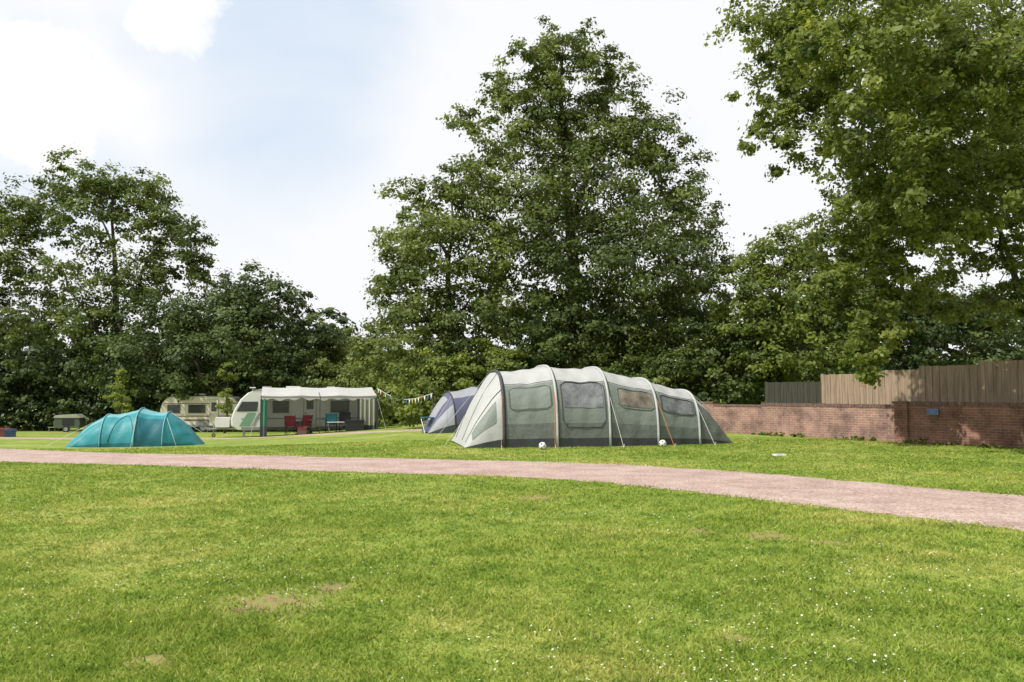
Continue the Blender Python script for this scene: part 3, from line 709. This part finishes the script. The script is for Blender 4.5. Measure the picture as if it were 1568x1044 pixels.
mb.box((x1 + .02, yf - .02, 1.05), (.10, .06, 2.1), 0)
for x in (x0, x1): mb.tube([(x, yf, 2.1), (x + (1 if x > 3 else -1) * .5, yf - 1.0, 0)], .006, 1, 4)
mb.obj('poles', [F_TRIM, WHITE_ROPE], aw)

L2 = 5.6
prof2 = [(.1, .45), (0, .75), (.12, 1.3), (.3, 2.0), (.6, 2.36), (1.0, 2.48), (L2 - 1.0, 2.48), (L2 - .5, 2.36), (L2 - .2, 2.0), (L2, .75), (L2 - .1, .45)]
caravan('vintage_caravan', (-24.2, 55.5), R(3), L2, CAR_C, prof2, [(1.12, .06, 5), (.85, .10, 5), (1.98, .04, 5)], [(.7, 1.5, 1.35, 1.88), (2.1, 3.2, 1.35, 1.88), (4.4, 5.0, 1.35, 1.88)], (3.5, 4.1))

# ------------------------------------------------------------------ camp furniture
RED = mat('red_fabric', (.22, .03, .03), .7, .1); BLUE = mat('blue_plastic', (.04, .12, .35), .5, .1); BLK = mat('black_plastic', (.02, .02, .022), .5, .1)
def chair(x, y, rz, m):
    mb = MB(); w = .27
    mb.grid(lambda u, v: (u, v, .43 - .04 * math.cos(u / w * 1.5)), frange(-w, w, 6), [-.24, .22], 0)
    mb.grid(lambda u, z: (u, .22 + (z - .4) * .25 + .03 * math.cos(u / w * 1.5), z), frange(-w, w, 6), [.42, .65, .95], 0)
    for s in (-1, 1):
        mb.tube([(s * w, -.25, 0), (s * w, .24, .45), (s * w, .37, .97)], .012, 1, 5)
        mb.tube([(s * w, .27, 0), (s * w, -.24, .44), (s * w, -.24, .62)], .012, 1, 5)
        mb.tube([(s * w, -.25, .02), (-s * w, .25, .42)], .01, 1, 5); mb.box((s * w, -.02, .63), (.06, .5, .025), 1)
    mb.tube([(-w, .27, .03), (w, .27, .42)], .01, 1, 5)
    mb.obj('camping_chair', [m, BLK], None, False, (x, y, g(x, y)), rz)
def table(x, y, rz, m, w=.9, d=.55, h=.68):
    mb = MB(); mb.box((0, 0, h), (w, d, .03), 0)
    for s in (-1, 1):
        for t in (-1, 1): mb.tube([(s * w * .45, t * d * .42, h - .02), (s * w * .38, -t * d * .42, 0)], .013, 1, 5)
        mb.tube([(s * w * .38, -d * .42, .03), (s * w * .38, d * .42, .03)], .011, 1, 5)
    mb.obj('camping_table', [m, STEEL], None, False, (x, y, g(x, y)), rz)
def awp(x, y):
    c, s = math.cos(R(CA)), math.sin(R(CA)); return (CX + c * x - s * y, CY + s * x + c * y)
for (lx, ly, rz, m) in ((2.9, -2.8, 0.5, RED), (3.5, -2.6, -.3, RED), (4.8, -3.1, 3.4, F_TEALD), (5.5, -2.7, .2, BLK)):
    p = awp(lx, ly); chair(p[0], p[1], rz, m)
p = awp(4.3, -2.4); table(p[0], p[1], R(24), GREY, 1.1)
p = awp(5.0, -3.5); table(p[0], p[1], R(20), WHITE, .8, .5, .5)
def cooler(x, y, m, lid, sz=(.55, .35, .36), rz=.2, name='cool_box'):
    mb = MB(); a, b, c = sz
    mb.box((0, 0, c * .42), (a, b, c * .84), 0); mb.box((0, 0, c * .92), (a + .03, b + .03, c * .16), 1)
    mb.tube([(-a / 2 - .02, 0, c * .7), (-a / 2 - .02, 0, c * 1.15), (a / 2 + .02, 0, c * 1.15), (a / 2 + .02, 0, c * .7)], .012, 1, 5)
    o = mb.obj(name, [m, lid], None, False, (x, y, g(x, y)), rz)
p = awp(5.9, -3.9); cooler(p[0], p[1], BLK, BLK, (.9, .5, .55)); p = awp(3.4, -3.6); cooler(p[0], p[1], MAROON, RED, (.4, .3, .34))
table(-3.2, 31.0, .4, BLUE, .62, .5, .6)
MRED = mat('dull_red', (.16, .04, .035), .7, .2); MBLU = mat('dull_blue', (.05, .08, .16), .7, .2)
cooler(-26.6, 41.5, MRED, MRED, (1.0, .6, .42)); cooler(-25.7, 41.0, MBLU, MBLU, (.5, .4, .36), .5); cooler(-27.6, 42, BLK, MRED, (.8, .6, .6), .1)

tt = empty('camping_trailer', (-30.4, 55, g(-30.4, 55)), R(8)); tt.scale = (.82, .82, .82); mb = MB()
mb.prism_y([(-1, .35), (-1.05, .8), (-.95, 1.2), (.95, 1.2), (1.05, .8), (1, .35)], -.65, .65, 0, .03); mb.prism_y([(-1.05, 1.2), (-.9, 1.42), (.7, 1.5), (1.08, 1.2)], -.7, .7, 1, .02)
mb.box((.1, -.67, .85), (.9, .02, .5), 2); wheel(mb, 0, -.7, .27, .27, .16, 2, 3); mb.tube([(-1, 0, .4), (-1.7, 0, .4)], .03, 3, 5); mb.tube([(-1.6, 0, .4), (-1.6, 0, 0)], .03, 3, 5)
mb.obj('body', [fabric('trailer_green', (.08, .11, .07)), CANVC, BLK, STEEL], tt)

mb = MB(); A = Vector((awp(x1, yf)[0], awp(x1, yf)[1], g(*awp(x1, yf)) + 2.05)); Bp = Vector((-3.3, 33.2, 1.45))
def bp_(u): q = A.lerp(Bp, u); return Vector((q.x, q.y, q.z - .40 * math.sin(math.pi * u)))
mb.tube([bp_(u) for u in frange(0, 1, 24)], .012, 0, 4)
for i in range(20):
    u = (i + .3) / 20; a = bp_(u); b = bp_(u + .026); c = (a + b) / 2 - Vector((0, random.uniform(-.04, .04), .22)); mb.add([a, b, c], [(0, 1, 2)], (1, 1, 2, 1, 3, 1, 4)[i % 7])
mb.obj('bunting', [WHITE_ROPE, WHITE, RED, BLUE, fabric('flag_yellow', (.5, .42, .12))])
mb = MB(); mb.tube([(0, 0, 0), (.02, 0, 1.5)], .035, 0, 7); mb.obj('wooden_post', [BARK], None, False, (-3.3, 33.2, g(-3.3, 33.2)))

mb = MB(); mb.box((0, 0, .02), (.26, .2, .04), 0); mb.tube([(-.05, 0, .04), (.05, 0, .05)], .012, 1, 5); mb.obj('white_hatch_cover', [WHITE, GREY], None, False, (6.3, 18.9, g(6.3, 18.9)), .2)

# ------------------------------------------------------------------ wall & fence
BR1 = brick_mat('brick_pink', (.31, .175, .14), (.25, .145, .12), (.38, .33, .29))
BR2 = brick_mat('brick_red', (.24, .11, .08), (.18, .09, .065), (.27, .22, .19))
COPE = mat('coping_brick', (.15, .10, .085), .9, .35, 8, .4, 30, .15)
wall = empty('brick_wall', (0, 0, 0))
def wseg(name, a, b, h, th, bm, step=None, cope=True):
    a = Vector(a); b = Vector(b); d = b - a; L = d.length; ang = math.atan2(d.y, d.x)
    mb = MB(); 
    if step:
        mb.box((step / 2, 0, h / 2 - .1), (step, th, h + .2), 0); mb.box((step / 2, 0, h + .035), (step, th + .05, .07), 1)
        mb.box(((L + step) / 2, 0, (h - .09) / 2 - .1), (L - step, th - .004, h + .11), 0); mb.box(((L + step) / 2, 0, h - .055), (L - step, th + .04, .07), 1)
    else:
        mb.box((L / 2, 0, h / 2 - .1), (L, th, h + .2), 0)
        x = 0; rr = random.Random(int(L * 10))
        while x < L - .05:
            w = .1; mb.box((x + w / 2, 0, h + .05 + rr.uniform(-.004, .004)), (w - .008, th + .03 + rr.uniform(-.01, .01), .10), 1); x += w
    mb.obj(name, [bm, COPE], wall, False, (a.x, a.y, min(g(a.x, a.y), g(b.x, b.y))), ang)
wseg('wall_far', (6.0, 32.2), (9.0, 28.6), 1.08, .23, BR1, 2.6)
wseg('wall_middle', (9.0, 28.6), (11.75, 24.3), 1.03, .23, BR1)
wseg('wall_near', (11.95, 24.0), (14.6, 19.2), 1.12, .30, BR2)
wseg('wall_nearest', (14.6, 19.2), (19.5, 11), 1.12, .30, BR2)
mb = MB(); mb.box((0, 0, .5), (.42, .42, 1.3), 0); mb.box((0, 0, 1.185), (.48, .48, .07), 1); mb.obj('pier', [BR2, COPE], wall, False, (11.85, 24.15, 0), R(-58))
mb = MB(); mb.box((0, 0, 0), (.34, .025, .17), 0); mb.box((0, -.015, 0), (.3, .006, .13), 1); mb.box((0, -.02, .02), (.22, .004, .02), 0); mb.box((0, -.02, -.03), (.16, .004, .02), 0)
mb.obj('blue_wall_sign', [GREY, BLUE], None, False, (12.18, 23.15, .93), R(-61))
rgw = np.random.default_rng(77)
wb = []
for (a, b) in (((8.8, 28.6), (11.6, 24.2)), ((11.7, 23.8), (14.3, 19.0))):
    for i in range(26):
        t = rgw.uniform(); wb.append((a[0] + (b[0] - a[0]) * t - .22, a[1] + (b[1] - a[1]) * t - .12, .03, rgw.uniform(.06, .16), 1))
V, T, C = leaves(wb, 78, leaf=.07, dens=120, per=16, crmin=.05, crmax=.1)
npmesh('weeds', V, 4, [LM_LITE], T)

FW = wood_mat('fence_wood', (.29, .22, .155)); FW2 = wood_mat('fence_wood_dark', (.055, .055, .04))
def fence(name, a, b, h0, h1, m):
    a = Vector(a); b = Vector(b); d = b - a; L = d.length; mb = MB(); x = 0; rr = random.Random(9); i = 0
    while x < L:
        f = x / L; h = h0 + (h1 - h0) * (math.floor(f * L / 1.83) * 1.83 / L)
        mb.box((x + .06, (i % 2) * .018, h / 2 + rr.uniform(-.008, .008)), (.128, .014, h), 0, 0, rr.uniform(-.01, .01)); x += .115; i += 1
    x = 0
    while x < L:
        h = h0 + (h1 - h0) * x / L; mb.box((x, .08, h / 2), (.1, .1, h + .06), 0); x += 1.83
    for fz in (.3, .75): mb.box((L / 2, .06, fz * (h0 + h1) / 2), (L, .04, .09), 0)
    mb.obj(name, [m], None, False, (a.x, a.y, g(a.x, a.y) - .02), math.atan2(d.y, d.x))
fence('wooden_fence', (11.1, 28.6), (20.5, 14.0), 2.16, 3.1, FW)
fence('wooden_fence', (9.6, 30.2), (11.05, 28.7), 1.9, 1.9, FW2)

# ------------------------------------------------------------------ world, sun, camera
SUN_EL, SUN_AZ = 50, (-0.86, -0.50)
w = bpy.data.worlds.new('World'); scene.world = w; w.use_nodes = True
nt = w.node_tree; L = nt.links.new
bg = nt.nodes['Background']; bg.inputs[1].default_value = 0.12
sky = nt.nodes.new('ShaderNodeTexSky'); sky.sky_type = 'NISHITA'; sky.sun_disc = False
sky.sun_elevation = R(SUN_EL); sky.sun_rotation = math.atan2(SUN_AZ[0], SUN_AZ[1]) % (2 * math.pi)
sky.dust_density = 2.0; sky.air_density = 1.0
tc = nt.nodes.new('ShaderNodeTexCoord')
n1 = nt.nodes.new('ShaderNodeTexNoise'); n1.inputs['Scale'].default_value = 2.4; n1.inputs['Detail'].default_value = 8; n1.inputs['Roughness'].default_value = .5; n1.inputs['Distortion'].default_value = .4
mp = nt.nodes.new('ShaderNodeMapping'); mp.inputs['Scale'].default_value = (1, 1, 1.5); mp.inputs['Location'].default_value = (.3, .1, .2)
L(tc.outputs['Generated'], mp.inputs[0]); L(mp.outputs[0], n1.inputs['Vector'])
def dmask(d, r0, r1):
    d = Vector(d).normalized()
    s = nt.nodes.new('ShaderNodeVectorMath'); s.operation = 'DISTANCE'; s.inputs[1].default_value = d; L(tc.outputs['Generated'], s.inputs[0])
    m = nt.nodes.new('ShaderNodeMapRange'); m.interpolation_type = 'SMOOTHSTEP'
    m.inputs['From Min'].default_value = r0; m.inputs['From Max'].default_value = r1; m.inputs['To Min'].default_value = 1; m.inputs['To Max'].default_value = 0
    L(s.outputs['Value'], m.inputs['Value']); return m.outputs[0]
def math_(op, a, b, clamp=False):
    m = nt.nodes.new('ShaderNodeMath'); m.operation = op; m.use_clamp = clamp
    for i, x in enumerate((a, b)):
        if isinstance(x, (int, float)): m.inputs[i].default_value = x
        else: L(x, m.inputs[i])
    return m.outputs[0]
blue = math_('MAXIMUM', dmask((-.30, 1, .44), .04, .30), math_('MULTIPLY', dmask((-.62, 1, .34), .02, .24), .7))
nz = math_('MULTIPLY', math_('SUBTRACT', n1.outputs['Fac'], .5), 1.9)
fac = math_('SUBTRACT', math_('ADD', nz, 1.22), math_('MULTIPLY', blue, .92), True)
n2 = nt.nodes.new('ShaderNodeTexNoise'); n2.inputs['Scale'].default_value = 7; n2.inputs['Detail'].default_value = 8; n2.inputs['Roughness'].default_value = .6; L(tc.outputs['Generated'], n2.inputs['Vector'])
def cum(d, r):
    m = dmask(d, 0, r * 2); e = math_('ADD', m, math_('MULTIPLY', math_('SUBTRACT', n2.outputs['Fac'], .5), 2.0))
    mr = nt.nodes.new('ShaderNodeMapRange'); mr.interpolation_type = 'SMOOTHSTEP'; mr.inputs['From Min'].default_value = .3; mr.inputs['From Max'].default_value = .8; L(e, mr.inputs['Value']); return mr.outputs[0]
cm = math_('MAXIMUM', cum((-.62, 1, .40), .10), cum((-.44, 1, .50), .06))
fac2 = math_('MAXIMUM', fac, cm)
cr = nt.nodes.new('ShaderNodeMix'); cr.data_type = 'RGBA'
L(cm, cr.inputs[0]); cr.inputs[6].default_value = (8.05, 8.2, 8.4, 1); cr.inputs[7].default_value = (8.6, 8.6, 8.6, 1)
pale = nt.nodes.new('ShaderNodeMix'); pale.data_type = 'RGBA'; pale.inputs[0].default_value = .8
L(sky.outputs[0], pale.inputs[6]); pale.inputs[7].default_value = (4.9, 6.5, 8.5, 1)
mx = nt.nodes.new('ShaderNodeMix'); mx.data_type = 'RGBA'
L(fac2, mx.inputs[0]); L(pale.outputs[2], mx.inputs[6]); L(cr.outputs[2], mx.inputs[7]); L(mx.outputs[2], bg.inputs[0])

sl = bpy.data.lights.new('sun', 'SUN'); sl.energy = 5.0; sl.angle = R(.5); sl.color = (1, .95, .87)
so = bpy.data.objects.new('sun', sl); COL.objects.link(so)
ce = math.cos(R(SUN_EL)); nrm = math.hypot(*SUN_AZ)
dirv = Vector((SUN_AZ[0] / nrm * ce, SUN_AZ[1] / nrm * ce, math.sin(R(SUN_EL))))
so.rotation_euler = (-dirv).to_track_quat('-Z', 'Y').to_euler(); so.location = (0, 0, 30)

cam = bpy.data.cameras.new('camera'); cam.lens = 28.0; cam.sensor_width = 36; cam.clip_end = 3000; cam.clip_start = .05
co = bpy.data.objects.new('camera', cam); COL.objects.link(co); co.location = (0, 0, 1.5); co.rotation_euler = (R(90 + 3.66), 0, 0)
scene.camera = co
scene.view_settings.view_transform = 'Standard'; scene.view_settings.look = 'None'; scene.view_settings.exposure = 0
